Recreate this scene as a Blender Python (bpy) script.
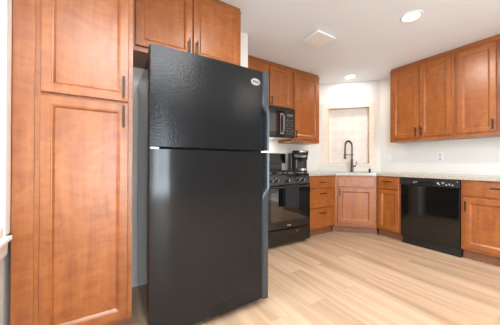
import bpy, bmesh, math, random
from mathutils import Vector, Matrix
random.seed(7)
for o in list(bpy.data.objects):
    bpy.data.objects.remove(o, do_unlink=True)
SC = bpy.context.scene
COL = SC.collection
PI = math.pi

# ------------------------------------------------------------------ camera
YAW, PITCH, ROLL, CAM_H, FPX = 0.5518, 0.0044, 0.0034, 1.0467, 229.54
fw = Vector((math.sin(YAW)*math.cos(PITCH), math.cos(YAW)*math.cos(PITCH), math.sin(PITCH)))
rt = Vector((math.cos(YAW), -math.sin(YAW), 0))
up = rt.cross(fw)
r2 = rt*math.cos(ROLL) + up*math.sin(ROLL)
u2 = up*math.cos(ROLL) - rt*math.sin(ROLL)
cam_data = bpy.data.cameras.new('camera')
cam = bpy.data.objects.new('camera', cam_data)
COL.objects.link(cam)
M = Matrix((r2, u2, -fw)).transposed().to_4x4()
M.translation = (0, 0, CAM_H)
cam.matrix_world = M
cam_data.sensor_fit = 'HORIZONTAL'
cam_data.sensor_width = 36
cam_data.lens = FPX/500*36
cam_data.clip_start = 0.02
SC.camera = cam

# ------------------------------------------------------------------ world, exposure, daylight
SC.view_settings.view_transform = 'Standard'
SC.view_settings.look = 'None'
SC.view_settings.gamma = 1
SC.view_settings.use_curve_mapping = False
SC.view_settings.exposure = 0.74
world = bpy.data.worlds.new('sky'); SC.world = world
world.use_nodes = True
world.node_tree.nodes['Background'].inputs[0].default_value = (0.75, 0.87, 1, 1)
world.node_tree.nodes['Background'].inputs[1].default_value = 2.0

def area_light(name, loc, direction, sx, sy, power, color, shape='RECTANGLE'):
    l = bpy.data.lights.new(name, 'AREA'); l.shape = shape; l.size = sx; l.size_y = sy
    l.energy = power; l.color = color
    o = bpy.data.objects.new(name, l); COL.objects.link(o)
    o.location = loc
    o.rotation_euler = Vector(direction).to_track_quat('-Z', 'Y').to_euler()
    return o
CEIL = 2.477
HU = 2.436
BACK_Y = -4.2
LEFT_X = -0.432
area_light('daylight_left_window', (LEFT_X-0.16, 1.06, 1.41), (1, 0, 0), 1.4, 1.0, 40, (0.86, 0.93, 1.0))
area_light('added_patio_daylight', (0.35, BACK_Y-0.16, 1.15), (0, 1, 0.22), 1.3, 2.1, 100, (0.86, 0.93, 1.0))  # daylight through the added patio door, out of view
area_light('added_side_daylight', (LEFT_X-0.16, -1.7, 1.35), (1, 0.0, 0.3), 1.7, 1.9, 45, (0.86, 0.93, 1.0))  # daylight through the added side window, out of view

# ------------------------------------------------------------------ materials
def new_mat(name):
    m = bpy.data.materials.new(name); m.use_nodes = True
    return m, m.node_tree.nodes, m.node_tree.links, m.node_tree.nodes['Principled BSDF']
def plain(name, col, rough=0.5, metal=0.0, var=0.06, scale=12.0, bump=0.0, bscale=200, coat=0.0, spec=0.5):
    m, n, l, p = new_mat(name)
    tc = n.new('ShaderNodeTexCoord')
    nz = n.new('ShaderNodeTexNoise'); nz.inputs['Scale'].default_value = scale; nz.inputs['Detail'].default_value = 4
    l.new(tc.outputs['Object'], nz.inputs['Vector'])
    mx = n.new('ShaderNodeMix'); mx.data_type = 'RGBA'
    mx.inputs[6].default_value = tuple(c*(1-var) for c in col)+(1,)
    mx.inputs[7].default_value = tuple(min(1, c*(1+var)) for c in col)+(1,)
    l.new(nz.outputs['Fac'], mx.inputs[0]); l.new(mx.outputs[2], p.inputs['Base Color'])
    p.inputs['Roughness'].default_value = rough; p.inputs['Metallic'].default_value = metal
    p.inputs['Coat Weight'].default_value = coat
    p.inputs['Specular IOR Level'].default_value = spec
    if bump:
        b = n.new('ShaderNodeBump'); b.inputs['Strength'].default_value = bump; b.inputs['Distance'].default_value = 0.002
        nb = n.new('ShaderNodeTexNoise'); nb.inputs['Scale'].default_value = bscale; nb.inputs['Detail'].default_value = 2
        l.new(tc.outputs['Object'], nb.inputs['Vector']); l.new(nb.outputs['Fac'], b.inputs['Height'])
        l.new(b.outputs['Normal'], p.inputs['Normal'])
    return m
def wood(name, c1, c2, c3, rough=0.33, sc=(9, 9, 1.4)):
    m, n, l, p = new_mat(name)
    tc = n.new('ShaderNodeTexCoord'); oi = n.new('ShaderNodeObjectInfo')
    ml = n.new('ShaderNodeMath'); ml.operation = 'MULTIPLY'; ml.inputs[1].default_value = 17.0
    l.new(oi.outputs['Random'], ml.inputs[0])
    ad = n.new('ShaderNodeVectorMath'); ad.operation = 'ADD'
    l.new(tc.outputs['Object'], ad.inputs[0]); l.new(ml.outputs[0], ad.inputs[1])
    mp = n.new('ShaderNodeMapping'); mp.inputs['Scale'].default_value = sc
    l.new(ad.outputs[0], mp.inputs['Vector'])
    a = n.new('ShaderNodeTexNoise'); a.inputs['Scale'].default_value = 1.0; a.inputs['Detail'].default_value = 5; a.inputs['Distortion'].default_value = 1.6
    l.new(mp.outputs[0], a.inputs['Vector'])
    b = n.new('ShaderNodeTexNoise'); b.inputs['Scale'].default_value = 9.0; b.inputs['Detail'].default_value = 6
    l.new(ad.outputs[0], b.inputs['Vector'])
    mp3 = n.new('ShaderNodeMapping'); mp3.inputs['Scale'].default_value = (6, 6, 12); mp3.inputs['Rotation'].default_value = (0, 0.5, 0)
    l.new(ad.outputs[0], mp3.inputs['Vector']); l.new(mp3.outputs[0], b.inputs['Vector'])
    b.inputs['Scale'].default_value = 1.0; b.inputs['Distortion'].default_value = 2.2
    mp2 = n.new('ShaderNodeMapping'); mp2.inputs['Scale'].default_value = (90, 90, 5)
    l.new(ad.outputs[0], mp2.inputs['Vector'])
    g = n.new('ShaderNodeTexNoise'); g.inputs['Scale'].default_value = 1.0; g.inputs['Detail'].default_value = 3
    l.new(mp2.outputs[0], g.inputs['Vector'])
    r = n.new('ShaderNodeValToRGB')
    r.color_ramp.elements[0].position = 0.36; r.color_ramp.elements[0].color = c1+(1,)
    r.color_ramp.elements[1].position = 0.64; r.color_ramp.elements[1].color = c3+(1,)
    e = r.color_ramp.elements.new(0.5); e.color = c2+(1,)
    m1 = n.new('ShaderNodeMix'); m1.inputs[0].default_value = 0.5
    l.new(a.outputs['Fac'], m1.inputs[2]); l.new(b.outputs['Fac'], m1.inputs[3])
    m2 = n.new('ShaderNodeMix'); m2.inputs[0].default_value = 0.18
    l.new(m1.outputs[0], m2.inputs[2]); l.new(g.outputs['Fac'], m2.inputs[3])
    l.new(m2.outputs[0], r.inputs[0]); l.new(r.outputs[0], p.inputs['Base Color'])
    p.inputs['Roughness'].default_value = rough
    p.inputs['Coat Weight'].default_value = 0.22; p.inputs['Coat Roughness'].default_value = 0.30
    return m

WOOD = wood('cabinet_stained_maple', (0.215, 0.054, 0.009), (0.295, 0.085, 0.0155), (0.365, 0.120, 0.026))
WOODK = wood('toe_kick_wood', (0.17, 0.062, 0.026), (0.20, 0.075, 0.032), (0.25, 0.095, 0.04), rough=0.5)
BRONZE = plain('oil_rubbed_bronze', (0.035, 0.026, 0.022), 0.35, 0.75)
WALL = plain('wall_paint', (0.73, 0.715, 0.68), 0.85, var=0.012, scale=3)
WALLDIM = plain('dimmed_unseen_wall', (0.24, 0.22, 0.20), 0.85, var=0.03, scale=3)  # unseen walls kept dim so the fridge reflects dark
CEILM = plain('ceiling_paint', (0.82, 0.86, 0.91), 0.9, var=0.012, scale=2, bump=0.08, bscale=120)
TRIM = plain('trim_paint', (0.90, 0.90, 0.89), 0.45, var=0.01)
WHITE = plain('white_plastic', (0.80, 0.80, 0.80), 0.4, var=0.01)
VENTW = plain('vent_white', (0.9, 0.9, 0.9), 0.5, var=0.005)
GREYSLOT = plain('outlet_face_grey', (0.52, 0.53, 0.55), 0.4, var=0.02)
BLACK = plain('black_gloss_enamel', (0.006, 0.0055, 0.005), 0.05, var=0.1, spec=0.65)
BLACKSAT = plain('black_satin_plastic', (0.014, 0.013, 0.012), 0.33, var=0.1)
BLACKMAT = plain('black_matte_iron', (0.012, 0.011, 0.010), 0.6, var=0.2)
GLASSK = plain('black_oven_glass', (0.007, 0.006, 0.005), 0.04, var=0.05, spec=1.0, coat=0.7)
FRIDGE = plain('fridge_black_textured', (0.010, 0.010, 0.0105), 0.13, var=0.12, bump=0.55, bscale=115, spec=0.22)
FRIDGE2 = plain('fridge_black_smooth', (0.010, 0.0098, 0.0098), 0.13, var=0.1, bump=0.06, bscale=110, spec=0.3)
FRIDGESIDE = plain('fridge_black_side', (0.012, 0.012, 0.013), 0.07, var=0.1)
HANDLEG = plain('fridge_handle_charcoal', (0.046, 0.052, 0.059), 0.22, 0.3, var=0.06)
SILVER = plain('brushed_silver', (0.62, 0.60, 0.57), 0.3, 0.9, var=0.05)
GREYP = plain('grey_plastic', (0.16, 0.155, 0.15), 0.35, 0.2, var=0.05)
GUN = plain('faucet_gunmetal', (0.10, 0.095, 0.09), 0.3, 0.9, var=0.1)
STEEL = plain('sink_steel', (0.5, 0.5, 0.5), 0.3, 0.95, var=0.04)
TOWEL = plain('charcoal_terry', (0.010, 0.010, 0.012), 0.95, var=0.25, scale=60, bump=0.6, bscale=300)
MARK = plain('printed_marks_grey', (0.55, 0.55, 0.54), 0.5, var=0.02)
def emit(name, col, s):
    m, n, l, p = new_mat(name)
    p.inputs['Base Color'].default_value = (0.9, 0.9, 0.9, 1)
    p.inputs['Emission Color'].default_value = col+(1,); p.inputs['Emission Strength'].default_value = s
    return m
LENS = emit('lamp_lens', (1, 0.95, 0.86), 9.0)
FILL_GLOW = emit('fill_panel_glow', (0.92, 0.96, 1.0), 6.5)  # glow of the added ceiling panel
def glass(name):
    m, n, l, p = new_mat(name)
    n.remove(p); out = n['Material Output']
    tr = n.new('ShaderNodeBsdfTransparent'); tr.inputs[0].default_value = (0.94, 0.97, 0.97, 1)
    gl = n.new('ShaderNodeBsdfGlossy'); gl.inputs['Roughness'].default_value = 0.02
    fn = n.new('ShaderNodeFresnel'); fn.inputs['IOR'].default_value = 1.3
    mx = n.new('ShaderNodeMixShader'); l.new(fn.outputs[0], mx.inputs[0]); l.new(tr.outputs[0], mx.inputs[1]); l.new(gl.outputs[0], mx.inputs[2])
    l.new(mx.outputs[0], out.inputs[0])
    return m
PANE = glass('window_glass')
def floor_mat():
    m, n, l, p = new_mat('oak_plank_floor')
    tc = n.new('ShaderNodeTexCoord')
    mp = n.new('ShaderNodeMapping'); mp.inputs['Rotation'].default_value = (0, 0, PI/2)
    l.new(tc.outputs['Object'], mp.inputs['Vector'])
    br = n.new('ShaderNodeTexBrick')
    br.inputs['Scale'].default_value = 1; br.inputs['Brick Width'].default_value = 1.22; br.inputs['Row Height'].default_value = 0.18
    br.inputs['Mortar Size'].default_value = 0.0012; br.inputs['Mortar Smooth'].default_value = 0.3
    br.inputs['Color1'].default_value = (0, 0, 0, 1); br.inputs['Color2'].default_value = (1, 1, 1, 1); br.inputs['Mortar'].default_value = (0.3, 0.3, 0.3, 1)
    br.offset = 0.37; br.inputs['Bias'].default_value = 0.0
    l.new(mp.outputs[0], br.inputs['Vector'])
    mg = n.new('ShaderNodeMapping'); mg.inputs['Scale'].default_value = (10, 0.6, 1)
    ad = n.new('ShaderNodeVectorMath'); ad.operation = 'MULTIPLY_ADD'
    ad.inputs[1].default_value = (0.0, 7.0, 5.0)
    l.new(br.outputs['Color'], ad.inputs[0]); l.new(tc.outputs['Object'], ad.inputs[2])
    l.new(ad.outputs[0], mg.inputs['Vector'])
    nz = n.new('ShaderNodeTexNoise'); nz.inputs['Scale'].default_value = 1; nz.inputs['Detail'].default_value = 6; nz.inputs['Distortion'].default_value = 0.6
    l.new(mg.outputs[0], nz.inputs['Vector'])
    mg2 = n.new('ShaderNodeMapping'); mg2.inputs['Scale'].default_value = (60, 2.2, 1)
    l.new(ad.outputs[0], mg2.inputs['Vector'])
    n2 = n.new('ShaderNodeTexNoise'); n2.inputs['Scale'].default_value = 1; n2.inputs['Detail'].default_value = 4
    l.new(mg2.outputs[0], n2.inputs['Vector'])
    mm = n.new('ShaderNodeMix'); mm.inputs[0].default_value = 0.16
    l.new(nz.outputs['Fac'], mm.inputs[2]); l.new(n2.outputs['Fac'], mm.inputs[3])
    r = n.new('ShaderNodeValToRGB')
    r.color_ramp.elements[0].position = 0.30; r.color_ramp.elements[0].color = (0.385, 0.24, 0.14, 1)
    r.color_ramp.elements[1].position = 0.62; r.color_ramp.elements[1].color = (0.60, 0.43, 0.295, 1)
    l.new(mm.outputs[0], r.inputs[0])
    mx = n.new('ShaderNodeMix'); mx.data_type = 'RGBA'; mx.blend_type = 'MULTIPLY'; mx.inputs[0].default_value = 1.0
    vr = n.new('ShaderNodeMapRange'); vr.inputs[3].default_value = 0.90; vr.inputs[4].default_value = 1.06
    sx = n.new('ShaderNodeSeparateColor'); l.new(br.outputs['Color'], sx.inputs[0]); l.new(sx.outputs[0], vr.inputs[0])
    cb = n.new('ShaderNodeCombineColor')
    for i in range(3): l.new(vr.outputs[0], cb.inputs[i])
    l.new(r.outputs[0], mx.inputs[6]); l.new(cb.outputs[0], mx.inputs[7])
    l.new(mx.outputs[2], p.inputs['Base Color'])
    p.inputs['Roughness'].default_value = 0.42
    return m
FLOOR = floor_mat()
def counter_mat():
    m, n, l, p = new_mat('speckled_granite')
    tc = n.new('ShaderNodeTexCoord')
    v = n.new('ShaderNodeTexNoise'); v.inputs['Scale'].default_value = 100; v.inputs['Detail'].default_value = 5; v.inputs['Roughness'].default_value = 0.75
    l.new(tc.outputs['Object'], v.inputs['Vector'])
    r = n.new('ShaderNodeValToRGB')
    r.color_ramp.elements[0].position = 0.34; r.color_ramp.elements[0].color = (0.18, 0.145, 0.12, 1)
    r.color_ramp.elements[1].position = 0.60; r.color_ramp.elements[1].color = (0.56, 0.51, 0.44, 1)
    e = r.color_ramp.elements.new(0.44); e.color = (0.30, 0.25, 0.21, 1)
    e = r.color_ramp.elements.new(0.50); e.color = (0.48, 0.43, 0.37, 1)
    l.new(v.outputs['Fac'], r.inputs[0]); l.new(r.outputs[0], p.inputs['Base Color'])
    p.inputs['Roughness'].default_value = 0.14
    return m
GRANITE = counter_mat()
def tile_mat(name, size, cols, grout, rot, accent=None, row=None, offset=0.0):
    m, n, l, p = new_mat(name)
    tc = n.new('ShaderNodeTexCoord')
    sp = n.new('ShaderNodeSeparateXYZ'); l.new(tc.outputs['Object'], sp.inputs[0])
    cb = n.new('ShaderNodeCombineXYZ'); l.new(sp.outputs['X'], cb.inputs['X']); l.new(sp.outputs['Z'], cb.inputs['Y'])
    mp = n.new('ShaderNodeMapping'); mp.inputs['Rotation'].default_value = (0, 0, rot)
    l.new(cb.outputs[0], mp.inputs['Vector'])
    br = n.new('ShaderNodeTexBrick'); br.offset = offset
    br.inputs['Scale'].default_value = 1; br.inputs['Brick Width'].default_value = size; br.inputs['Row Height'].default_value = row or size
    br.inputs['Mortar Size'].default_value = 0.0025
    br.inputs['Color1'].default_value = cols[0]+(1,); br.inputs['Color2'].default_value = cols[1]+(1,); br.inputs['Mortar'].default_value = grout+(1,)
    l.new(mp.outputs[0], br.inputs['Vector'])
    out = br.outputs['Color']
    if accent:
        ck = n.new('ShaderNodeTexChecker'); ck.inputs['Scale'].default_value = 1/size
        nz = n.new('ShaderNodeTexNoise'); nz.inputs['Scale'].default_value = 30; nz.inputs['Detail'].default_value = 4
        l.new(cb.outputs[0], nz.inputs['Vector'])
        l.new(mp.outputs[0], ck.inputs['Vector'])
        mu = n.new('ShaderNodeMath'); mu.operation = 'MULTIPLY'; l.new(ck.outputs['Fac'], mu.inputs[0]); l.new(nz.outputs['Fac'], mu.inputs[1])
        mx = n.new('ShaderNodeMix'); mx.data_type = 'RGBA'; mx.inputs[7].default_value = accent+(1,)
        l.new(mu.outputs[0], mx.inputs[0]); l.new(out, mx.inputs[6]); out = mx.outputs[2]
    l.new(out, p.inputs['Base Color']); p.inputs['Roughness'].default_value = 0.55
    return m
TILE_D = tile_mat('diamond_tile', 0.108, ((0.70, 0.63, 0.57), (0.76, 0.69, 0.63)), (0.80, 0.76, 0.71), PI/4, accent=(0.66, 0.58, 0.52))
TILE_F = tile_mat('border_tile', 0.052, ((0.66, 0.56, 0.46), (0.73, 0.64, 0.54)), (0.78, 0.72, 0.65), 0, row=0.026, offset=0.5)
LEDGE = plain('niche_edge_stone', (0.62, 0.47, 0.34), 0.5, var=0.1)

# ------------------------------------------------------------------ mesh helpers
def link(name, bm, mat, parent=None, smooth=False, mats=None):
    bmesh.ops.recalc_face_normals(bm, faces=bm.faces[:])
    me = bpy.data.meshes.new(name); bm.to_mesh(me); bm.free()
    for m in (mats or [mat]): me.materials.append(m)
    if smooth:
        for p in me.polygons: p.use_smooth = True
        me.set_sharp_from_angle(angle=math.radians(38))
    o = bpy.data.objects.new(name, me); COL.objects.link(o)
    if parent: o.parent = parent
    return o
def box(bm, a, b, bev=0.0, seg=2):
    x0, y0, z0 = (min(a[i], b[i]) for i in range(3)); x1, y1, z1 = (max(a[i], b[i]) for i in range(3))
    t = bmesh.new(); bmesh.ops.create_cube(t, size=1)
    for v in t.verts:
        v.co = Vector((x0+(v.co.x+.5)*(x1-x0), y0+(v.co.y+.5)*(y1-y0), z0+(v.co.z+.5)*(z1-z0)))
    if bev: bmesh.ops.bevel(t, geom=t.edges[:], offset=bev, segments=seg, affect='EDGES', profile=0.6)
    merge(bm, t)
def merge(bm, t):
    bmesh.ops.recalc_face_normals(t, faces=t.faces[:])
    me = bpy.data.meshes.new('tmp'); t.to_mesh(me); t.free(); bm.from_mesh(me); bpy.data.meshes.remove(me)
def boxes(*specs):
    bm = bmesh.new()
    for s in specs: box(bm, *s)
    return bm
def prism(bm, pts, z0, z1, bev=0.0, seg=2):
    t = bmesh.new()
    lo = [t.verts.new((x, y, z0)) for x, y in pts]; hi = [t.verts.new((x, y, z1)) for x, y in pts]
    t.faces.new(lo); t.faces.new(hi)
    k = len(pts)
    for i in range(k): t.faces.new((lo[i], lo[(i+1) % k], hi[(i+1) % k], hi[i]))
    if bev:
        es = [e for e in t.edges if e.is_manifold and e.calc_face_angle(0) > 0.6]
        bmesh.ops.bevel(t, geom=es, offset=bev, segments=seg, affect='EDGES', profile=0.6)
    merge(bm, t)
def prism_x(bm, pts, x0, x1, bev=0.0, seg=2):      # pts are (y, z)
    t = bmesh.new()
    prism(t, pts, 0, 1)
    for v in t.verts: v.co = Vector((x0+v.co.z*(x1-x0), v.co.x, v.co.y))
    if bev:
        es = [e for e in t.edges if e.is_manifold and e.calc_face_angle(0) > 0.6]
        bmesh.ops.bevel(t, geom=es, offset=bev, segments=seg, affect='EDGES', profile=0.6)
    merge(bm, t)
def tube(bm, path, r, seg=12, closed=False, caps=True):
    pts = [Vector(p) for p in path]; n = len(pts)
    rs = r if isinstance(r, (list, tuple)) else [r]*n
    t = bmesh.new(); rings = []; nrm = None
    for i, p in enumerate(pts):
        d = (pts[(i+1) % n]-pts[i-1]) if (closed or 0 < i < n-1) else (pts[1]-pts[0] if i == 0 else pts[-1]-pts[-2])
        d.normalize()
        if nrm is None:
            nrm = d.orthogonal().normalized()
        nrm = (nrm - d*nrm.dot(d)).normalized(); b = d.cross(nrm)
        rings.append([t.verts.new(p+(nrm*math.cos(2*PI*k/seg)+b*math.sin(2*PI*k/seg))*rs[i]) for k in range(seg)])
    for i in range(n if closed else n-1):
        A, B = rings[i], rings[(i+1) % n]
        for k in range(seg): t.faces.new((A[k], A[(k+1) % seg], B[(k+1) % seg], B[k]))
    if caps and not closed: t.faces.new(rings[0]); t.faces.new(rings[-1])
    merge(bm, t)
def lathe(bm, prof, c=(0, 0, 0), seg=32, axis='Z'):
    t = bmesh.new(); rings = []
    for r, z in prof:
        ring = []
        for k in range(seg):
            a = 2*PI*k/seg; p = (r*math.cos(a), r*math.sin(a), z)
            if axis == 'Y': p = (p[0], -z, p[1])
            ring.append(t.verts.new(Vector(p)+Vector(c)))
        rings.append(ring)
    for A, B in zip(rings, rings[1:]):
        for k in range(seg): t.faces.new((A[k], A[(k+1) % seg], B[(k+1) % seg], B[k]))
    t.faces.new(rings[0]); t.faces.new(rings[-1])
    merge(bm, t)
def tag(o, label, cat, group=None):
    o['label'] = label; o['category'] = cat
    if group: o['group'] = group
    return o
def thing(name, label, cat, loc=(0, 0, 0), rz=0.0, group=None):
    o = bpy.data.objects.new(name, None); COL.objects.link(o)
    o.empty_display_size = 0.1
    o.location = loc; o.rotation_euler = (0, 0, rz)
    return tag(o, label, cat, group)
def struct(name, bm, mat, smooth=False, mats=None):
    o = link(name, bm, mat, None, smooth, mats); o['kind'] = 'structure'; return o

# recessed panel door in the local XZ plane, front towards -Y
def panel_bm(x0, x1, z0, z1, stile=0.055, y=0.0, t=0.02, raised=False):
    bm = bmesh.new()
    if raised:
        rings = [(0, 0), (0, t-0.004), (0.004, t)]
    else:
        rings = [(0, 0), (0, t-0.003), (0.003, t), (stile-0.006, t), (stile-0.004, t-0.002), (stile+0.001, t-0.003), (stile+0.011, t-0.012), (stile+0.013, t-0.012)]
    loops = []
    for ins, d in rings:
        loops.append([bm.verts.new(v) for v in ((x0+ins, y-d, z0+ins), (x1-ins, y-d, z0+ins), (x1-ins, y-d, z1-ins), (x0+ins, y-d, z1-ins))])
    for A, B in zip(loops, loops[1:]):
        for k in range(4): bm.faces.new((A[k], A[(k+1) % 4], B[(k+1) % 4], B[k]))
    bm.faces.new(loops[0]); bm.faces.new(loops[-1])
    return bm
def pull(parent, x, z, length=0.128, vertical=True, y=-0.02):
    bm = bmesh.new(); h = length/2
    if vertical:
        box(bm, (x-0.006, y-0.030, z-h), (x+0.006, y-0.022, z+h), 0.002)
        for s in (-1, 1): box(bm, (x-0.005, y-0.024, z+s*(h-0.016)-0.005), (x+0.005, y, z+s*(h-0.016)+0.005))
    else:
        box(bm, (x-h, y-0.030, z-0.006), (x+h, y-0.022, z+0.006), 0.002)
        for s in (-1, 1): box(bm, (x+s*(h-0.016)-0.005, y-0.024, z-0.005), (x+s*(h-0.016)+0.005, y, z+0.005))
    return link('handle', bm, BRONZE, parent)
def cab_door(root, x0, x1, z0, z1, handle=None, stile=0.055, hl=0.118):
    d = link('door', panel_bm(x0, x1, z0, z1, stile), WOOD, root)
    if handle: pull(d, handle[0], handle[1], hl)
    return d
def cab_drawer(root, x0, x1, z0, z1, handle=True, hl=0.128):
    d = link('drawer', panel_bm(x0, x1, z0, z1, raised=True), WOOD, root)
    if handle: pull(d, (x0+x1)/2, (z0+z1)/2 if handle is True else handle, hl, False)
    return d
def base_cab(name, label, loc, rz, w, depth, group='base cabinets under the worktop', toe=True):
    r = thing(name, label, 'cabinet', loc, rz, group)
    link('carcass', boxes(((0, 0, 0.11), (w, depth, 0.874), 0.0015)), WOOD, r)
    link('toe_kick', boxes(((0, 0.07, 0), (w, 0.085, 0.11))), WOODK, r)
    return r
def wall_cab(name, label, loc, rz, w, depth, h, group):
    r = thing(name, label, 'cabinet', loc, rz, group)
    link('carcass', boxes(((0, 0, 0), (w, depth, h), 0.0015)), WOOD, r)
    link('top_moulding', boxes(((0, -0.006, h-0.020), (w, 0.0, h), 0.002), ((0, 0.012, h), (w, 0.03, h+CEIL-HU-0.002))), WOOD, r)
    return r

# ------------------------------------------------------------------ the room
YW = 2.897      # range wall
XW = 3.941      # right wall
YF = 2.171      # wall behind pantry and fridge
XJ = 1.304      # corner where that wall steps back
YD = 2.165      # where the diagonal wall meets the right wall
XD = XW-(YW-YD) # where it meets the range wall
struct('floor', boxes(((LEFT_X-0.1, BACK_Y-0.1, -0.06), (XW+0.2, YW+0.2, 0))), FLOOR)
struct('ceiling', boxes(((LEFT_X-0.1, BACK_Y-0.1, CEIL), (XW+0.2, YW+0.2, CEIL+0.06))), CEILM)
struct('wall_fridge', boxes(((LEFT_X-0.1, YF, 0), (XJ, YW+0.1, CEIL))), WALL)
struct('wall_range', boxes(((XJ, YW, 0), (XD+0.12, YW+0.1, CEIL))), WALL)
struct('wall_right', boxes(((XW, -0.9, 0), (XW+0.1, YD+0.12, CEIL))), WALL)
struct('wall_unseen_dimmed', boxes(((XW, BACK_Y, 0), (XW+0.1, -0.9, CEIL))), WALLDIM)  # unseen stretch of the right wall, dimmed for darker reflections
# unseen back wall, kept dim, with an added patio door opening for daylight
PX0, PX1 = -0.30, 1.0
struct('wall_back', boxes(((LEFT_X, BACK_Y-0.1, 0), (PX0, BACK_Y, CEIL)), ((PX1, BACK_Y-0.1, 0), (XW, BACK_Y, CEIL)), ((PX0, BACK_Y-0.1, 2.2), (PX1, BACK_Y, CEIL))), WALLDIM)
# left wall with a window opening and an added, unseen one behind the camera
W1 = (0.62, 1.495, 0.705, 2.12); W2 = (-2.65, -0.75, 0.5, 2.2)
struct('wall_left', boxes(((LEFT_X-0.1, W1[1], 0), (LEFT_X, YF, CEIL)), ((LEFT_X-0.1, W1[0], 0), (LEFT_X, W1[1], W1[2])), ((LEFT_X-0.1, W1[0], W1[3]), (LEFT_X, W1[1], CEIL)),
       ((LEFT_X-0.1, W2[1], 0), (LEFT_X, W1[0], CEIL)), ((LEFT_X-0.1, W2[0], 0), (LEFT_X, W2[1], W2[2])), ((LEFT_X-0.1, W2[0], W2[3]), (LEFT_X, W2[1], CEIL)),
       ((LEFT_X-0.1, BACK_Y, 0), (LEFT_X, W2[0], CEIL))), WALL)
# diagonal wall with a hole for the tiled niche (local frame: x along the wall, front -Y)
DROT = -PI/4
DW_LEN = math.hypot(XW-XD, YW-YD)
def diag(name, bm, mat, parent=None, smooth=False):
    o = link(name, bm, mat, parent, smooth)
    if parent is None:
        o.location = (XD, YW, 0); o.rotation_euler = (0, 0, DROT)
    return o
NX0, NX1, NZ0, NZ1 = 0.185, 0.865, 1.055, 2.037
ND = 0.075
o = diag('wall_diagonal', boxes(((0, 0, 0), (DW_LEN, 0.12, NZ0)), ((0, 0, NZ1), (DW_LEN, 0.12, CEIL)), ((0, 0, NZ0), (NX0, 0.12, NZ1)), ((NX1, 0, NZ0), (DW_LEN, 0.12, NZ1))), WALL)
o['kind'] = 'structure'
nic = thing('tile_niche', 'recessed niche of pale diamond tiles in a tiled border behind the faucet', 'tile niche', (XD, YW, 0), DROT)
link('tile_back', boxes(((NX0-0.02, ND, NZ0-0.02), (NX1+0.02, ND+0.02, NZ1+0.02))), TILE_D, nic)
FX0, FX1, FZ0, FZ1 = 0.062, 0.973, 0.995, 2.12
bm = boxes(((FX0, -0.008, FZ0), (NX0, 0, FZ1)), ((NX1, -0.008, FZ0), (FX1, 0, FZ1)), ((NX0, -0.008, FZ0), (NX1, 0, NZ0)), ((NX0, -0.008, NZ1), (NX1, 0, FZ1)))
link('tile_border', bm, TILE_F, nic)
bm = boxes(((NX0, -0.012, NZ0), (NX0+0.010, ND, NZ1)), ((NX1-0.010, -0.012, NZ0), (NX1, ND, NZ1)), ((NX0, -0.012, NZ0), (NX1, ND, NZ0+0.010)), ((NX0, -0.012, NZ1-0.010), (NX1, ND, NZ1)))
link('stone_edging', bm, LEDGE, nic)
# baseboards and trim
struct('baseboard_back', boxes(((PX1+0.08, BACK_Y, 0), (XW, BACK_Y+0.014, 0.1))), TRIM)
struct('baseboard_left', boxes(((LEFT_X, BACK_Y+0.02, 0), (LEFT_X+0.014, YF, 0.1), 0.003)), TRIM)
struct('baseboard_right', boxes(((XW-0.014, BACK_Y+0.02, 0), (XW, 0.30, 0.1), 0.003)), TRIM)
# left window: frame, casing, stool and glass
def window_left(name, W, casing=0.09):
    y0, y1, z0, z1 = W
    bm = bmesh.new(); X = LEFT_X
    c = casing
    box(bm, (X, y0-c, z0), (X+0.02, y0, z1+c), 0.003); box(bm, (X, y1, z0), (X+0.026, y1+min(c, 0.07), z1+c), 0.003)
    box(bm, (X, y0, z1), (X+0.02, y1, z1+c), 0.003)
    for a, b in ((y0, y0+0.04), (y1-0.04, y1)): box(bm, (X-0.08, a, z0), (X-0.03, b, z1))
    for a, b in ((z0, z0+0.04), (z1-0.04, z1), ((z0+z1)/2-0.02, (z0+z1)/2+0.02)): box(bm, (X-0.08, y0, a), (X-0.03, y1, b))
    w = struct(name, bm, TRIM)
    s = link('window_sill', boxes(((X-0.03, y0-c-0.02, z0-0.02), (X+0.047, y1+0.02, z0), 0.004), ((X, y0-c, z0-0.10), (X+0.018, y1+0.07, z0-0.02), 0.003)), TRIM, w)
    link('window_glass', boxes(((X-0.06, y0+0.03, z0+0.03), (X-0.055, y1-0.03, z1-0.03))), PANE, w)
    return w
window_left('window_1', W1)
window_left('added_side_window', W2)  # added window out of view, a source for side daylight
bm = bmesh.new()
PM = (PX0+PX1)/2
for a, b in ((PX0-0.08, PX0), (PX1, PX1+0.08)): box(bm, (a, BACK_Y, 0), (b, BACK_Y+0.02, 2.28), 0.003)
box(bm, (PX0, BACK_Y, 2.2), (PX1, BACK_Y+0.02, 2.28), 0.003)
for a, b in ((PX0, PX0+0.06), (PM-0.03, PM+0.03), (PX1-0.06, PX1)): box(bm, (a, BACK_Y-0.08, 0.0), (b, BACK_Y-0.03, 2.2))
for a, b in ((0, 0.09), (2.12, 2.2)): box(bm, (PX0, BACK_Y-0.08, a), (PX1, BACK_Y-0.03, b))
d = struct('added_patio_door', bm, TRIM)  # added patio door, unseen, a source for daylight and reflections
link('added_door_glass', boxes(((PX0+0.05, BACK_Y-0.06, 0.08), (PX1-0.05, BACK_Y-0.055, 2.13))), PANE, d)
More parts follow.
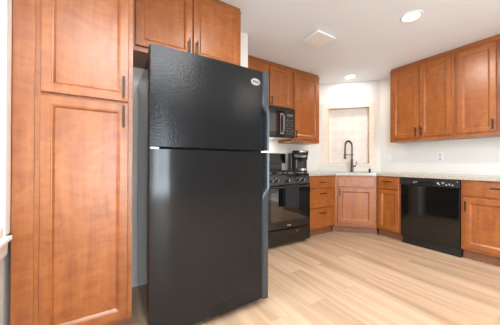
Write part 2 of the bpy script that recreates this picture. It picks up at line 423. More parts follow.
# blind in the left window
bl = thing('window_blind', 'white slatted blind lowered in the window left of the tall pantry', 'blind', (LEFT_X, 0, 0))
bm = bmesh.new()
for k in range(30):
    z = W1[2]+0.075+k*0.045
    if z < W1[3]-0.05:
        t = bmesh.new(); box(t, (-0.024, W1[0]+0.012, -0.0012), (0.024, W1[1]-0.012, 0.0012))
        bmesh.ops.rotate(t, verts=t.verts[:], cent=(0, 0, 0), matrix=Matrix.Rotation(math.radians(38), 3, 'Y'))
        bmesh.ops.translate(t, verts=t.verts[:], vec=(-0.002, 0, z)); merge(bm, t)
link('slats', bm, WHITE, bl)
link('bottom_rail', boxes(((-0.018, W1[0]+0.01, W1[2]+0.001), (0.024, W1[1]-0.01, W1[2]+0.045), 0.004)), WHITE, bl)
link('head_rail', boxes(((-0.025, W1[0]+0.006, W1[3]-0.05), (0.025, W1[1]-0.006, W1[3]-0.002), 0.003)), WHITE, bl)

# ------------------------------------------------------------------ tall pantry
P0 = 1.57
pw = 0.124+0.404
pan = thing('pantry_cabinet', 'tall two-door wooden pantry cabinet on the left of the black refrigerator', 'cabinet', (-0.404, P0, 0))
link('carcass', boxes(((0, 0, 0.11), (pw, YF-P0-0.004, HU), 0.0015)), WOOD, pan)
link('toe_kick', boxes(((0, 0.06, 0), (pw, 0.075, 0.11))), WOODK, pan)
link('top_moulding', boxes(((0, 0.012, HU), (pw, 0.03, CEIL-0.002))), WOOD, pan)
link('filler_strip', boxes(((0.0, -0.005, 0.11), (0.082, 0.0, HU), 0.001)), WOOD, pan)
cab_door(pan, 0.106, 0.503, 1.413, 2.40, (0.477, 1.492), stile=0.049, hl=0.125)
cab_door(pan, 0.104, 0.503, 0.134, 1.397, (0.477, 1.320), stile=0.049, hl=0.125)

# ------------------------------------------------------------------ cabinet above the fridge
G_UP = 'upper wall cabinets'
ov = wall_cab('wall_cabinet', 'short two-door wooden wall cabinet over the black refrigerator', (0.128, 1.837, 1.86), 0, 1.026-0.128, YF-1.837-0.003, HU-1.86, G_UP)
cab_door(ov, 0.030, 0.441, 0.035, HU-1.86-0.028, (0.415, 0.115))
cab_door(ov, 0.452, 0.878, 0.035, HU-1.86-0.028, (0.478, 0.115))

# ------------------------------------------------------------------ refrigerator
fr = thing('refrigerator', 'black top-freezer refrigerator standing between the pantry and the range', 'refrigerator', (0.58, 1.75, 0))
fx = lambda x: x-0.58
fy = lambda y: y-1.75
FL, FR = 0.195, 0.962
link('body', boxes(((fx(0.205), fy(1.468), 0.05), (fx(1.008), fy(2.13), 1.705), 0.006)), FRIDGESIDE, fr)
link('base_grille', boxes(((fx(0.215), fy(1.48), 0.012), (fx(1.0), fy(2.1), 0.05))), BLACKMAT, fr)
def bow(x):      # gentle curve of the door front
    u = (x-(FL+FR)/2)/((FR-FL)/2)
    return 1.397-0.010*(1-u*u)
def door_pts(xr, notch=False):
    n = 14
    pts = [(fx(FL), fy(1.460)), (fx(FL), fy(1.412)), (fx(FL+0.004), fy(1.402))]
    for i in range(1, n+1):
        x = FL+0.010+(xr-FL-0.010)*i/n; pts.append((fx(x), fy(bow(x))))
    if notch:
        pts += [(fx(xr+0.004), fy(1.432)), (fx(0.970), fy(1.440)), (fx(0.970), fy(1.460))]
    else:
        pts += [(fx(xr), fy(1.460))]
    return pts
def fridge_door(name, z0, z1, na, nb, mat):
    bm = bmesh.new(); prism(bm, door_pts(0.961), z0, z1, 0.002)
    d = link(name, bm, mat, fr, True)
    # full height edge trim; at the grip it narrows and leaves a dark pocket beside it
    full = [(0.963, 1.460), (0.963, 1.394), (0.971, 1.380), (1.004, 1.374), (1.015, 1.386), (1.015, 1.460)]
    grip = [(0.992, 1.460), (0.992, 1.388), (0.996, 1.374), (1.009, 1.368), (1.019, 1.382), (1.019, 1.460)]
    hb = bmesh.new(); secs = []
    zs = [z0, z1]+[na+(nb-na)*k/10 for k in range(11)]
    for z in sorted(set(round(q, 4) for q in zs)):
        lo = 1.0 if na-z0 < 0.06 else min(1, max(0, (z-na)/0.07)); hi = 1.0 if z1-nb < 0.06 else min(1, max(0, (nb-z)/0.07))
        t_ = min(lo, hi); t_ = t_*t_*(3-2*t_)
        secs.append([hb.verts.new((fx(f_[0]+(g_[0]-f_[0])*t_), fy(f_[1]+(g_[1]-f_[1])*t_), z)) for f_, g_ in zip(full, grip)])
    for A, B in zip(secs, secs[1:]):
        for k in range(6): hb.faces.new((A[k], A[(k+1) % 6], B[(k+1) % 6], B[k]))
    hb.faces.new(secs[0]); hb.faces.new(secs[-1])
    link('handle', hb, HANDLEG, d)
    link('grip_pocket', boxes(((fx(0.961), fy(1.432), na), (fx(0.990), fy(1.46), nb))), BLACKMAT, d)
    return d
fz = fridge_door('freezer_door', 1.143, 1.724, 1.175, 1.478, FRIDGE)
fd = fridge_door('refrigerator_door', 0.055, 1.128, 0.80, 1.115, FRIDGE2)
link('hinge_cap', boxes(((fx(0.215), fy(1.42), 1.705), (fx(0.275), fy(1.53), 1.735), 0.006)), BLACKSAT, fr)
link('hinge_cap', boxes(((fx(0.95), fy(1.42), 1.72), (fx(1.0), fy(1.52), 1.738), 0.006)), BLACKSAT, fr)
link('center_hinge', boxes(((fx(0.205), fy(1.42), 1.131), (fx(0.25), fy(1.47), 1.140))), SILVER, fr)
for x in (0.25, 0.985):
    b = bmesh.new(); lathe(b, [(0.018, 0), (0.018, 0.02), (0.012, 0.05)], (fx(x), fy(1.50), 0)); link('foot', b, BLACKMAT, fr)
# oval badge on the freezer door
bx_, bz_ = fx(0.902), 1.637
by_ = fy(bow(0.902))
b = bmesh.new(); lathe(b, [(1, 0), (1, 0.003), (0.93, 0.0045)], seg=40, axis='Y')
for v in b.verts: v.co = Vector((bx_+v.co.x*0.038, by_+v.co.y-0.0005, bz_+v.co.z*0.024))
badge = link('badge', b, plain('badge_silver', (0.42, 0.40, 0.38), 0.45, 0.3), fz)
b = bmesh.new()
for cx, cz, r in ((-0.019, 0.002, 0.009), (0.021, -0.003, 0.0075)): lathe(b, [(r, 0), (r, 0.001)], (bx_+cx, by_-0.0045, bz_+cz), 16, 'Y')
for x0, z0, x1, z1 in ((-0.009, -0.011, -0.002, 0.010), (-0.002, 0.010, 0.006, -0.010), (0.006, -0.010, 0.012, 0.008), (-0.005, -0.001, 0.010, -0.003)):
    tube(b, [(bx_+x0, by_-0.0050, bz_+z0), (bx_+x1, by_-0.0050, bz_+z1)], 0.0028, 6)
link('emblem', b, plain('emblem_dark', (0.05, 0.035, 0.03), 0.5), badge)

# ------------------------------------------------------------------ upper cabinets on the range wall
YU = 2.57
UD = YW-YU-0.003
UB = 1.372
RX0, RX1 = 1.575, 2.331
mc = wall_cab('wall_cabinet', 'short two-door wooden wall cabinet directly above the microwave', (1.430, YU, 1.838), 0, 2.308-1.430, UD, HU-1.838, G_UP)
cab_door(mc, 0.034, 0.424, 0.020, HU-1.838-0.030, (0.398, 0.085))
cab_door(mc, 0.458, 0.850, 0.020, HU-1.838-0.030, (0.486, 0.085))
link('filler_strip', boxes(((XJ-1.430+0.002, 0.0, 0), (-0.001, 0.02, HU-1.838))), WOOD, mc)
tc_ = wall_cab('wall_cabinet', 'tall one-door wooden wall cabinet on the right of the microwave', (2.310, YU, UB), 0, 2.892-2.310, UD, HU-UB, G_UP)
cab_door(tc_, 0.030, 0.535, 0.048, HU-UB-0.040, (0.056, 0.115))

# ------------------------------------------------------------------ upper cabinets on the right wall
XU = 3.624
UDR = XW-XU-0.003
ra = wall_cab('wall_cabinet', 'two-door wooden wall cabinet on the right wall above the dishwasher', (XU, 1.844, UB), -PI/2, 1.844-1.089, UDR, HU-UB, G_UP)
cab_door(ra, 0.030, 0.374, 0.045, HU-UB-0.040, (0.350, 0.120))
cab_door(ra, 0.392, 0.731, 0.045, HU-UB-0.040, (0.416, 0.120))
rb = wall_cab('wall_cabinet', 'wooden wall cabinet on the right wall, nearest the right edge of the photo', (XU, 1.087, UB), -PI/2, 0.745, UDR, HU-UB, G_UP)
cab_door(rb, 0.030, 0.362, 0.045, HU-UB-0.040, (0.338, 0.120))
cab_door(rb, 0.382, 0.715, 0.045, HU-UB-0.040, (0.406, 0.120))

# ------------------------------------------------------------------ base cabinets
YL, XR = 2.297, 3.340
DB = YW-YL-0.004
ws = base_cab('base_cabinet', 'narrow wooden base cabinet between the wall corner and the range', (XJ+0.004, YL, 0), 0, RX0-XJ-0.010, DB)
cab_drawer(ws, 0.02, RX0-XJ-0.03, 0.70, 0.855, hl=0.10)
cab_door(ws, 0.02, RX0-XJ-0.03, 0.13, 0.68, (RX0-XJ-0.055, 0.60))
XK = 2.937; YK = 1.897
dr = base_cab('base_cabinet', 'wooden base cabinet with three stacked drawers beside the range', (RX1+0.006, YL, 0), 0, XK-RX1-0.008, DB)
dx0, dx1 = 0.030, 0.552
cab_drawer(dr, dx0, dx1, 0.700, 0.858)
cab_drawer(dr, dx0, dx1, 0.420, 0.686, 0.620)
cab_drawer(dr, dx0, dx1, 0.135, 0.405, 0.340)
# sink cabinet across the corner
sw = math.hypot(XR-XK, YL-YK)
sk = thing('base_cabinet', 'wooden sink cabinet set diagonally across the kitchen corner', 'cabinet', (XK, YL, 0), DROT, 'base cabinets under the worktop')
b = bmesh.new(); prism(b, [(0.0, 0.0), (sw, 0.0), (sw+0.012, 0.02), (sw+0.012, 0.57), (-0.012, 0.57), (-0.012, 0.02)], 0.11, 0.66)
box(b, (0, 0, 0.66), (sw, 0.02, 0.874))
link('carcass', b, WOOD, sk)
b = bmesh.new(); prism(b, [(-0.03, 0.07), (sw+0.03, 0.07), (sw+0.03, 0.085), (-0.03, 0.085)], 0, 0.11); link('toe_kick', b, WOODK, sk)
link('false_drawer_front', panel_bm(0.040, sw-0.040, 0.705, 0.852, raised=True), WOOD, sk)
cab_door(sk, 0.040, sw-0.040, 0.155, 0.685, (0.066, 0.618), stile=0.058, hl=0.11)
# narrow cabinet
nw = YK-1.559
na = base_cab('base_cabinet', 'narrow wooden base cabinet on the left of the dishwasher', (XR, YK-0.001, 0), -PI/2, nw-0.002, XW-XR-0.004)
cab_drawer(na, 0.040, nw-0.022, 0.700, 0.858, 0.800, hl=0.115)
cab_door(na, 0.040, nw-0.022, 0.130, 0.682, None, stile=0.052)
# right base cabinet
rbw = 0.60
rc = base_cab('base_cabinet', 'wooden base cabinet with one wide drawer on the right of the dishwasher', (XR, 0.945, 0), -PI/2, rbw, XW-XR-0.004)
cab_drawer(rc, 0.018, rbw-0.018, 0.702, 0.851, 0.800)
cab_door(rc, 0.022, rbw-0.018, 0.140, 0.680, (0.046, 0.590), stile=0.055, hl=0.11)

# ------------------------------------------------------------------ worktops
def slab(name, outer, hole=None, z0=0.876, z1=0.914):
    bm = bmesh.new()
    def loop(pts):
        vs = [bm.verts.new((x, y, z0)) for x, y in pts]
        return [bm.edges.new((vs[i], vs[(i+1) % len(vs)])) for i in range(len(vs))]
    es = loop(outer)
    if hole: es += loop(hole)
    bmesh.ops.triangle_fill(bm, edges=es, use_beauty=True, use_dissolve=False)
    r = bmesh.ops.extrude_face_region(bm, geom=bm.faces[:])
    bmesh.ops.translate(bm, verts=[g for g in r['geom'] if isinstance(g, bmesh.types.BMVert)], vec=(0, 0, z1-z0))
    return link(name, bm, GRANITE)
yo, xo = YL-0.030, XR-0.030
so = XK+YL-0.030*1.414
WE = 0.335
dv = Vector((1, -1)).normalized(); nv = Vector((1, 1)).normalized()
mid = Vector(((XK+XR)/2, (YL+YK)/2))
sc_ = mid+nv*0.255
hole = [sc_+dv*a+nv*b for a, b in ((-0.25, -0.17), (0.25, -0.17), (0.25, 0.14), (-0.25, 0.14))]
ct = slab('worktop', [(RX1+0.006, YW-0.003), (RX1+0.006, yo), (so-yo, yo), (xo, so-xo), (xo, WE), (XW-0.003, WE), (XW-0.003, YD-0.003), (XD-0.003, YW-0.003)], [tuple(p) for p in hole])
tag(ct, 'long speckled granite worktop running from the range around the sink corner', 'worktop')
c2 = slab('worktop', [(XJ+0.003, yo), (RX0-0.006, yo), (RX0-0.006, YW-0.003), (XJ+0.003, YW-0.003)])
tag(c2, 'short speckled granite worktop piece on the left of the range', 'worktop')
# sink basin
si = thing('sink', 'undermount steel sink basin in the corner worktop below the faucet', 'sink', (sc_.x, sc_.y, 0.70), DROT)
b = bmesh.new()
w_, d0, d1, h_ = 0.262, -0.182, 0.152, 0.175
box(b, (-w_, d0, 0), (w_, d1, 0.006)); box(b, (-w_, d0, 0), (-w_+0.008, d1, h_)); box(b, (w_-0.008, d0, 0), (w_, d1, h_))
box(b, (-w_, d0, 0), (w_, d0+0.008, h_)); box(b, (-w_, d1-0.008, 0), (w_, d1, h_))
link('basin', b, STEEL, si)
b = bmesh.new(); lathe(b, [(0.042, 0.006), (0.042, 0.009), (0.03, 0.009), (0.028, 0.007)]); link('drain', b, SILVER, si)

# ------------------------------------------------------------------ faucet
FS = 6.106-0.15
fc = thing('faucet', 'gunmetal spring-neck pull-down faucet standing behind the corner sink', 'faucet', (3.534, 2.422, 0.914))
b = bmesh.new(); lathe(b, [(0.030, 0), (0.030, 0.006), (0.024, 0.012), (0.021, 0.05), (0.021, 0.20), (0.018, 0.215)], seg=24)
link('base', b, GUN, fc, True)
sd = Vector((-1, 0.15, 0)).normalized()
arc = [(0, 0, 0.20), (0, 0, 0.30), (0, 0, 0.40)]
R_ = 0.078
for k in range(1, 13):
    a = PI*k/12
    q = sd*(R_*(1-math.cos(a))); arc.append((q.x, q.y, 0.435+R_*math.sin(a)*1.05))
q = sd*(2*R_); arc += [(q.x, q.y, 0.40), (q.x, q.y, 0.34), (q.x, q.y, 0.30)]
b = bmesh.new(); tube(b, arc, 0.011, 10); hose = link('neck', b, GUN, fc, True)
# coil spring around the neck
b = bmesh.new(); AP = [Vector(p) for p in arc]
dense = []
for i in range(len(AP)-1):
    L = (AP[i+1]-AP[i]).length; n = max(2, int(L/0.0022))
    for k in range(n): dense.append(AP[i].lerp(AP[i+1], k/n))
side = sd.cross(Vector((0, 0, 1))).normalized(); coil = []
for i, p in enumerate(dense):
    d = (dense[min(i+1, len(dense)-1)]-dense[max(i-1, 0)]).normalized(); e = side.cross(d).normalized()
    a = i*2*PI/6.0; coil.append(p+(side*math.cos(a)+e*math.sin(a))*0.0155)
tube(b, coil, 0.003, 5); link('spring', b, GUN, hose, True)
b = bmesh.new(); tube(b, [(q.x, q.y, 0.315), (q.x, q.y, 0.29), (q.x, q.y, 0.25), (q.x, q.y, 0.225), (q.x, q.y, 0.215)], [0.014, 0.016, 0.019, 0.024, 0.024], 16)
link('spray_head', b, GUN, fc, True)
b = bmesh.new(); tube(b, [(0, 0, 0.285), (q.x*0.5, q.y*0.5, 0.285), (q.x, q.y, 0.285)], 0.006, 8)
lathe(b, [(0.022, 0.27), (0.022, 0.30)], (0, 0, 0), 20); lathe(b, [(0.022, 0.272), (0.022, 0.298)], (q.x, q.y, 0), 20)
link('docking_arm', b, GUN, fc, True)
rd = Vector((0.5, -0.86, 0))
b = bmesh.new(); tube(b, [rd*0.015+Vector((0, 0, 0.095)), rd*0.055+Vector((0, 0, 0.095))], 0.015, 14)
tube(b, [rd*0.05+Vector((0, 0, 0.095)), rd*0.066+Vector((0, 0, 0.125)), rd*0.074+Vector((0, 0, 0.185))], [0.009, 0.007, 0.006], 10)
link('lever', b, GUN, fc, True)
cp = bmesh.new(); lathe(cp, [(0.019, 0), (0.019, 0.003), (0.0165, 0.006), (0.0165, 0.048), (0.014, 0.053)], seg=20)
cpo = link('air_gap_cap', cp, plain('dark_bronze_cap', (0.02, 0.018, 0.017), 0.3, 0.6), None, True)
cpo.location = (3.715, 2.218, 0.914)
tag(cpo, 'small dark cylindrical cap on the worktop right of the faucet', 'air gap cap')

# ------------------------------------------------------------------ dishwasher
dw = thing('dishwasher', 'black built-in dishwasher between two wooden base cabinets', 'dishwasher', (XR, 1.557, 0), -PI/2)
W_ = 0.610
link('tub', boxes(((0.004, 0.03, 0.09), (W_-0.004, 0.57, 0.872))), BLACKMAT, dw)
link('front_panel', boxes(((0.004, -0.022, 0.105), (W_-0.004, 0.03, 0.775), 0.004)), BLACK, dw)
b = bmesh.new()
prism_x(b, [(0.03, 0.778), (-0.022, 0.778), (-0.032, 0.786), (-0.028, 0.868), (0.03, 0.872)], 0.004, 0.200, 0.003)
prism_x(b, [(0.03, 0.778), (0.0, 0.778), (0.0, 0.815), (-0.028, 0.828), (-0.028, 0.868), (0.03, 0.872)], 0.200, 0.375)
prism_x(b, [(0.03, 0.778), (-0.022, 0.778), (-0.032, 0.786), (-0.028, 0.868), (0.03, 0.872)], 0.375, W_-0.004, 0.003)
cpn = link('control_panel', b, BLACKSAT, dw)
for x, z, sx, sz in ((0.166, 0.818, 0.006, 0.007), (0.192, 0.825, 0.004, 0.004), (0.412, 0.822, 0.007, 0.008), (0.425, 0.808, 0.006, 0.006), (0.460, 0.822, 0.006, 0.005), (0.492, 0.806, 0.007, 0.006), (0.520, 0.816, 0.005, 0.008), (0.548, 0.806, 0.006, 0.006), (0.590, 0.846, 0.0025, 0.006)):
    link('button_mark', boxes(((x-sx, -0.0335, z-sz), (x+sx, -0.0295, z+sz))), MARK, cpn)
link('button_mark', boxes(((0.446, -0.0335, 0.829), (0.474, -0.030, 0.834))), MARK, cpn)
link('kick_plate', boxes(((0.006, 0.030, 0.02), (W_-0.006, 0.045, 0.10)), ((0.0, 0.022, 0.0), (W_, 0.06, 0.03), 0.003)), BLACKSAT, dw)

# ------------------------------------------------------------------ range
rg = thing('range', 'black gas range with five front knobs and a dark towel on its door', 'range', (RX0, 2.245, 0))
RW = RX1-RX0
link('body', boxes(((0.0, 0.02, 0.035), (RW, 0.60, 0.895), 0.003)), BLACKSAT, rg)
link('cooktop', boxes(((0.0, 0.0, 0.896), (RW, 0.60, 0.916), 0.006)), BLACK, rg)
b = bmesh.new(); prism_x(b, [(0.03, 0.790), (-0.012, 0.790), (0.006, 0.895), (0.03, 0.895)], 0.0, RW, 0.003); link('control_panel', b, BLACK, rg)
for kx in (0.105, 0.190, 0.365, 0.540, 0.625):
    b = bmesh.new(); lathe(b, [(0.023, 0), (0.023, 0.008), (0.019, 0.012), (0.017, 0.030), (0.014, 0.033)], seg=20, axis='Y')
    box(b, (-0.0045, -0.042, -0.018), (0.0045, -0.02, 0.018), 0.001)
    k = link('knob', b, BLACKSAT, rg, True); k.location = (kx, -0.004, 0.843); k.rotation_euler = (math.radians(10), 0, 0)
    link('pointer', boxes(((-0.003, -0.0445, -0.016), (0.003, -0.0415, 0.017))), MARK, k)
    b = bmesh.new(); lathe(b, [(0.0265, -0.002), (0.0265, 0.004)], seg=20, axis='Y'); link('knob_ring', b, SILVER, k)
od = link('oven_door', boxes(((0.004, -0.022, 0.232), (RW-0.004, 0.02, 0.785), 0.006)), BLACK, rg)
link('oven_window', boxes(((0.09, -0.0245, 0.33), (RW-0.09, -0.020, 0.69), 0.001)), GLASSK, od)
b = bmesh.new(); tube(b, [(0.05, -0.068, 0.755), (RW-0.05, -0.068, 0.755)], 0.012, 14)
for x in (0.06, RW-0.06): box(b, (x-0.012, -0.07, 0.743), (x+0.012, -0.02, 0.767), 0.003)
link('handle', b, BLACKSAT, od, True)
link('badge', boxes(((RW/2-0.03, -0.0245, 0.262), (RW/2+0.03, -0.021, 0.274), 0.001)), SILVER, od)
b = bmesh.new(); prism_x(b, [(0.02, 0.035), (-0.012, 0.035), (-0.022, 0.05), (-0.022, 0.212), (-0.012, 0.222), (0.02, 0.222)], 0.004, RW-0.004, 0.003)
rd_ = link('storage_drawer', b, BLACK, rg)
link('drawer_pull', boxes(((0.25, -0.030, 0.158), (RW-0.25, -0.021, 0.176), 0.004), ), BLACKSAT, rd_)
link('drawer_silver_spot', boxes(((RW-0.242, -0.025, 0.170), (RW-0.228, -0.021, 0.184), 0.001)), SILVER, rd_)  # small silver block at the right end of the pull
for x in (0.05, RW-0.05):
    for y in (0.06, 0.55):
        b = bmesh.new(); lathe(b, [(0.018, 0), (0.018, 0.012), (0.010, 0.037)], (x, y, 0)); link('foot', b, BLACKMAT, rg)
bg = bmesh.new()
box(bg, (0.02, 0.56, 0.91), (RW-0.02, 0.61, 1.06)); box(bg, (0.0, 0.53, 1.05), (RW+0.035, 0.62, 1.205), 0.008)
link('backguard', bg, BLACK, rg)
for cx in (0.19, RW-0.19):
    b = bmesh.new()
    x0, x1, y0, y1 = cx-0.16, cx+0.16, 0.05, 0.51
    zt = 0.948
    for y in (y0, (y0+y1)/2, y1): box(b, (x0, y-0.006, zt-0.012), (x1, y+0.006, zt))
    for x in (x0, x1): box(b, (x-0.006, y0, zt-0.012), (x+0.006, y1, zt))
    for y in (y0+0.115, y1-0.115): box(b, (x0, y-0.005, zt-0.010), (x1, y+0.005, zt))
    box(b, (cx-0.005, y0, zt-0.010), (cx+0.005, y1, zt))
    for x in (x0, x1):
        for y in (y0, y1): box(b, (x-0.007, y-0.007, 0.914), (x+0.007, y+0.007, zt))
    link('grate', b, BLACKMAT, rg)
    for y in (y0+0.115, y1-0.115):
        b = bmesh.new(); lathe(b, [(0.048, 0.916), (0.046, 0.926), (0.034, 0.928), (0.034, 0.934), (0.030, 0.936)], (cx, y, 0), 24); link('burner', b, GREYP, rg, True)
# towel over the oven handle
b = bmesh.new(); nx, prof = 22, []
HB = Vector((0, -0.068, 0.755))
for z in (0.52, 0.60, 0.68, 0.74): prof.append((-0.049, z))
for k in range(0, 9):
    a = PI*k/8; prof.append((-0.068+0.0185*math.cos(a), 0.755+0.020*math.sin(a)))
for z in (0.72, 0.67, 0.62, 0.57, 0.53, 0.50): prof.append((-0.0875, z))
grid = []
for i in range(nx+1):
    u = i/nx; row = []
    for j, (y, z) in enumerate(prof):
        drop = max(0, 0.755-z)
        wv = 0.006*math.sin(u*PI*5+0.6)*min(1, drop/0.15) if j > 12 else 0.0015*math.sin(u*PI*5)
        row.append(b.verts.new((0.258+(u*0.226)+0.01*(0.5-u)*drop, y-abs(wv) if j > 8 else y, z-(0.012*u if j == len(prof)-1 else 0))))
    grid.append(row)
for i in range(nx):
    for j in range(len(prof)-1): b.faces.new((grid[i][j], grid[i+1][j], grid[i+1][j+1], grid[i][j+1]))
tw = link('towel', b, TOWEL, None, True); tw.location = (RX0, 2.245, 0)
md = tw.modifiers.new('thick', 'SOLIDIFY'); md.thickness = 0.004; md.offset = 0
tag(tw, 'dark charcoal kitchen towel hanging over the oven door handle', 'towel')

# ------------------------------------------------------------------ microwave
mw = thing('microwave', 'black over-the-range microwave mounted under the short wall cabinet', 'microwave', (1.552, 2.52, 1.415))
MW = 2.306-1.552; MH = 1.836-1.415
link('case', boxes(((0, 0, 0.0), (MW, YW-2.52-0.004, MH), 0.003)), BLACKSAT, mw)
link('vent_grille', boxes(*[((0.01, -0.026, MH-0.008-k*0.009), (MW-0.01, 0, MH-0.004-k*0.009)) for k in range(4)], ((0.006, -0.02, MH-0.045), (MW-0.006, 0, MH-0.002))), BLACKSAT, mw)
md_ = link('door', boxes(((0.004, -0.026, 0.006), (0.545, 0, MH-0.048), 0.005)), BLACK, mw)
link('door_window', boxes(((0.07, -0.0285, 0.075), (0.43, -0.025, MH-0.10), 0.001)), GLASSK, md_)
b = bmesh.new()
tube(b, [(0.505, -0.03, 0.065), (0.505, -0.062, 0.085), (0.505, -0.068, 0.19), (0.505, -0.062, 0.295), (0.505, -0.03, 0.315)], [0.012, 0.014, 0.015, 0.014, 0.012], 12)
link('handle', b, GREYP, md_, True)
b = bmesh.new()
for z in (0.055, 0.322): box(b, (0.478, -0.034, z-0.012), (0.532, -0.026, z+0.012), 0.003)
for x in (0.478, 0.529): box(b, (x, -0.031, 0.05), (x+0.005, -0.026, 0.33), 0.001)
link('handle_trim', b, SILVER, md_)
pn = link('control_panel', boxes(((0.553, -0.026, 0.006), (MW-0.004, 0, MH-0.048), 0.004)), BLACKSAT, mw)
link('display', boxes(((0.60, -0.0285, 0.305), (MW-0.05, -0.025, 0.335))), GREYP, pn)
for r in range(6):
    for c in range(3): link('button', boxes(((0.592+c*0.044, -0.0275, 0.05+r*0.038), (0.616+c*0.044, -0.0255, 0.058+r*0.038+(0.008 if (r+c) % 2 else 0)))), GREYP, pn)
b = bmesh.new(); lathe(b, [(0.011, 0), (0.011, 0.002)], (0.27, -0.026, MH-0.072), 16, 'Y'); link('badge', b, SILVER, md_)
link('underside_panel', boxes(((0.03, 0.02, -0.006), (MW-0.03, 0.34, 0.0))), SILVER, mw)
for x in (0.08, MW-0.30): link('grease_filter', boxes(((x, 0.05, -0.009), (x+0.22, 0.20, -0.005))), SILVER, mw)
link('task_lamp', boxes(((MW/2-0.09, 0.24, -0.010), (MW/2+0.09, 0.31, -0.005))), LENS, mw)
l = area_light('lamp', (0, 0, 0), (0, 0.25, -1), 0.18, 0.07, 3.0, (1.0, 0.88, 0.72)); l.parent = mw; l.location = (MW/2, 0.275, -0.013)

# ------------------------------------------------------------------ coffee maker
cm = thing('coffee_maker', 'black single-serve coffee maker on the worktop beside the range', 'coffee maker', (2.545, 2.665, 0.914), math.radians(-34))
def rounded(x0, x1, y0, y1, r):
    pts = []
    for cx, cy, a0 in ((x1-r, y1-r, 0), (x0+r, y1-r, 90), (x0+r, y0+r, 180), (x1-r, y0+r, 270)):
        for k in range(6):
            a = math.radians(a0+k*18); pts.append((cx+r*math.cos(a), cy+r*math.sin(a)))
    return pts
b = bmesh.new(); prism(b, rounded(-0.098, 0.112, -0.15, 0.15, 0.06), 0, 0.034, 0.006); link('base', b, BLACKSAT, cm, True)
b = bmesh.new(); prism(b, rounded(-0.098, 0.112, -0.085, 0.15, 0.05), 0.034, 0.225, 0.004); link('tower', b, BLACKMAT, cm, True)
b = bmesh.new()
prism_x(b, [(0.15, 0.215), (-0.10, 0.195), (-0.128, 0.215), (-0.132, 0.262), (-0.115, 0.300), (-0.075, 0.328), (-0.01, 0.342), (0.06, 0.338), (0.12, 0.315), (0.15, 0.275)], -0.104, 0.110, 0.018, 4)
hd = link('brew_head', b, BLACK, cm, True)
b = bmesh.new()
tube(b, [(-0.02, -0.112, 0.312), (0.05, -0.110, 0.314), (0.095, -0.085, 0.312), (0.113, -0.02, 0.308)], [0.008, 0.010, 0.010, 0.005], 10); link('lid_handle', b, SILVER, hd, True)
b = bmesh.new(); prism(b, rounded(-0.160, -0.098, -0.06, 0.14, 0.028), 0.02, 0.295, 0.006); link('water_tank', b, BLACKSAT, cm, True)
b = bmesh.new(); lathe(b, [(0.062, 0.034), (0.062, 0.056), (0.056, 0.060)], (0.03, -0.095, 0), 28); link('drip_tray', b, SILVER, cm, True)
b = bmesh.new(); lathe(b, [(0.022, 0.165), (0.034, 0.205)], (0.01, -0.115, 0), 20); link('spout', b, BLACKSAT, cm, True)
b = bmesh.new(); prism(b, rounded(-0.060, -0.045, -0.092, -0.07, 0.005), 0.07, 0.20, 0.002); link('highlight_strip', b, GREYP, cm, True)  # lighter grey strip modelled for the highlight down the tower

# ------------------------------------------------------------------ wall plates
def plate(loc, rz, label, w=0.072, h=0.118, outlet=True):
    r = thing('wall_outlet', label, 'outlet', loc, rz)
    link('cover_plate', boxes(((-w/2, -0.006, -h/2), (w/2, 0, h/2), 0.002)), WHITE, r)
    if outlet:
        for z in (-0.026, 0.026): link('socket', boxes(((-0.016, -0.008, z-0.017), (0.016, -0.005, z+0.017), 0.003)), GREYSLOT, r)
    else: link('rocker', boxes(((-0.016, -0.009, -0.033), (0.016, -0.005, 0.033), 0.002)), WHITE, r)
    return r
plate((XW, 1.335, 1.150), -PI/2, 'white wall outlet on the right wall above the dishwasher', 0.078, 0.125)
plate((XW, 2.02, 1.150), -PI/2, 'pale wall plate on the right wall close to the niche corner', 0.072, 0.118, False)

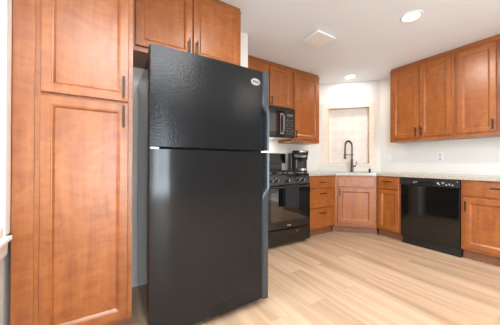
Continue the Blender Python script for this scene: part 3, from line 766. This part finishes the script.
# ------------------------------------------------------------------ ceiling fittings
def can(x, y, label, power=10):
    r = thing('ceiling_light', label, 'ceiling light', (x, y, CEIL), 0, 'recessed ceiling lights')
    b = bmesh.new(); lathe(b, [(0.070, -0.002), (0.072, -0.006), (0.090, -0.008), (0.096, -0.001), (0.096, 0.0), (0.070, 0.0)], seg=36)
    link('trim_ring', b, WHITE, r, True)
    b = bmesh.new(); lathe(b, [(0.0705, -0.003), (0.0705, -0.001)], seg=36); link('lens', b, LENS, r)
    l = area_light('lamp', (x, y, CEIL-0.012), (0, 0, -1), 0.14, 0.14, power, (1.0, 0.92, 0.82), 'DISK')
    l.parent = r; l.location = (0, 0, -0.012)
    return r
can(2.490, 1.072, 'large bright recessed ceiling light near the top right of the photo')
can(3.370, 2.345, 'small bright recessed ceiling light in front of the tiled niche', 3.6)
can(0.86, 0.95, 'recessed ceiling light above the floor in front of the refrigerator', 4)
can(0.9, -1.2, 'added unseen recessed ceiling light behind the camera, nearer the window wall')  # lamp added out of view for illumination
can(2.7, -1.2, 'added unseen recessed ceiling light behind the camera, nearer the right wall')  # another added lamp out of view, brightens the rear
fill_panel = thing('ceiling_light', 'large added glowing panel for bounced light on the ceiling behind the camera', 'ceiling light', (0.25, -0.50, CEIL), 0)  # added panel, stands in for flash bounced off the ceiling
PHX, PHY = 0.62, 0.80
link('frame', boxes(((-PHX-0.03, -PHY-0.03, -0.035), (PHX+0.03, -PHY, 0)), ((-PHX-0.03, PHY, -0.035), (PHX+0.03, PHY+0.03, 0)), ((-PHX-0.03, -PHY, -0.035), (-PHX, PHY, 0)), ((PHX, -PHY, -0.035), (PHX+0.03, PHY, 0))), WHITE, fill_panel)
link('fill_diffuser', boxes(((-PHX, -PHY, -0.02), (PHX, PHY, -0.012))), FILL_GLOW, fill_panel)
l = area_light('lamp', (0, 0, -0.03), (0, 0, -1), 2*PHX-0.01, 2*PHY-0.01, 15, (0.92, 0.96, 1.0)); l.parent = fill_panel; l.location = (0, 0, -0.03)
vt = thing('ceiling_vent', 'white square ceiling vent cover above the floor before the range', 'vent', (2.015, 1.80, CEIL), 0)
b = bmesh.new(); prism(b, [(-0.135, -0.115), (0.135, -0.115), (0.135, 0.115), (-0.135, 0.115)], -0.032, -0.018, 0.006); link('cover', b, VENTW, vt)
b = bmesh.new(); box(b, (-0.12, -0.10, -0.018), (0.12, 0.10, 0)); link('frame', b, WHITE, vt)
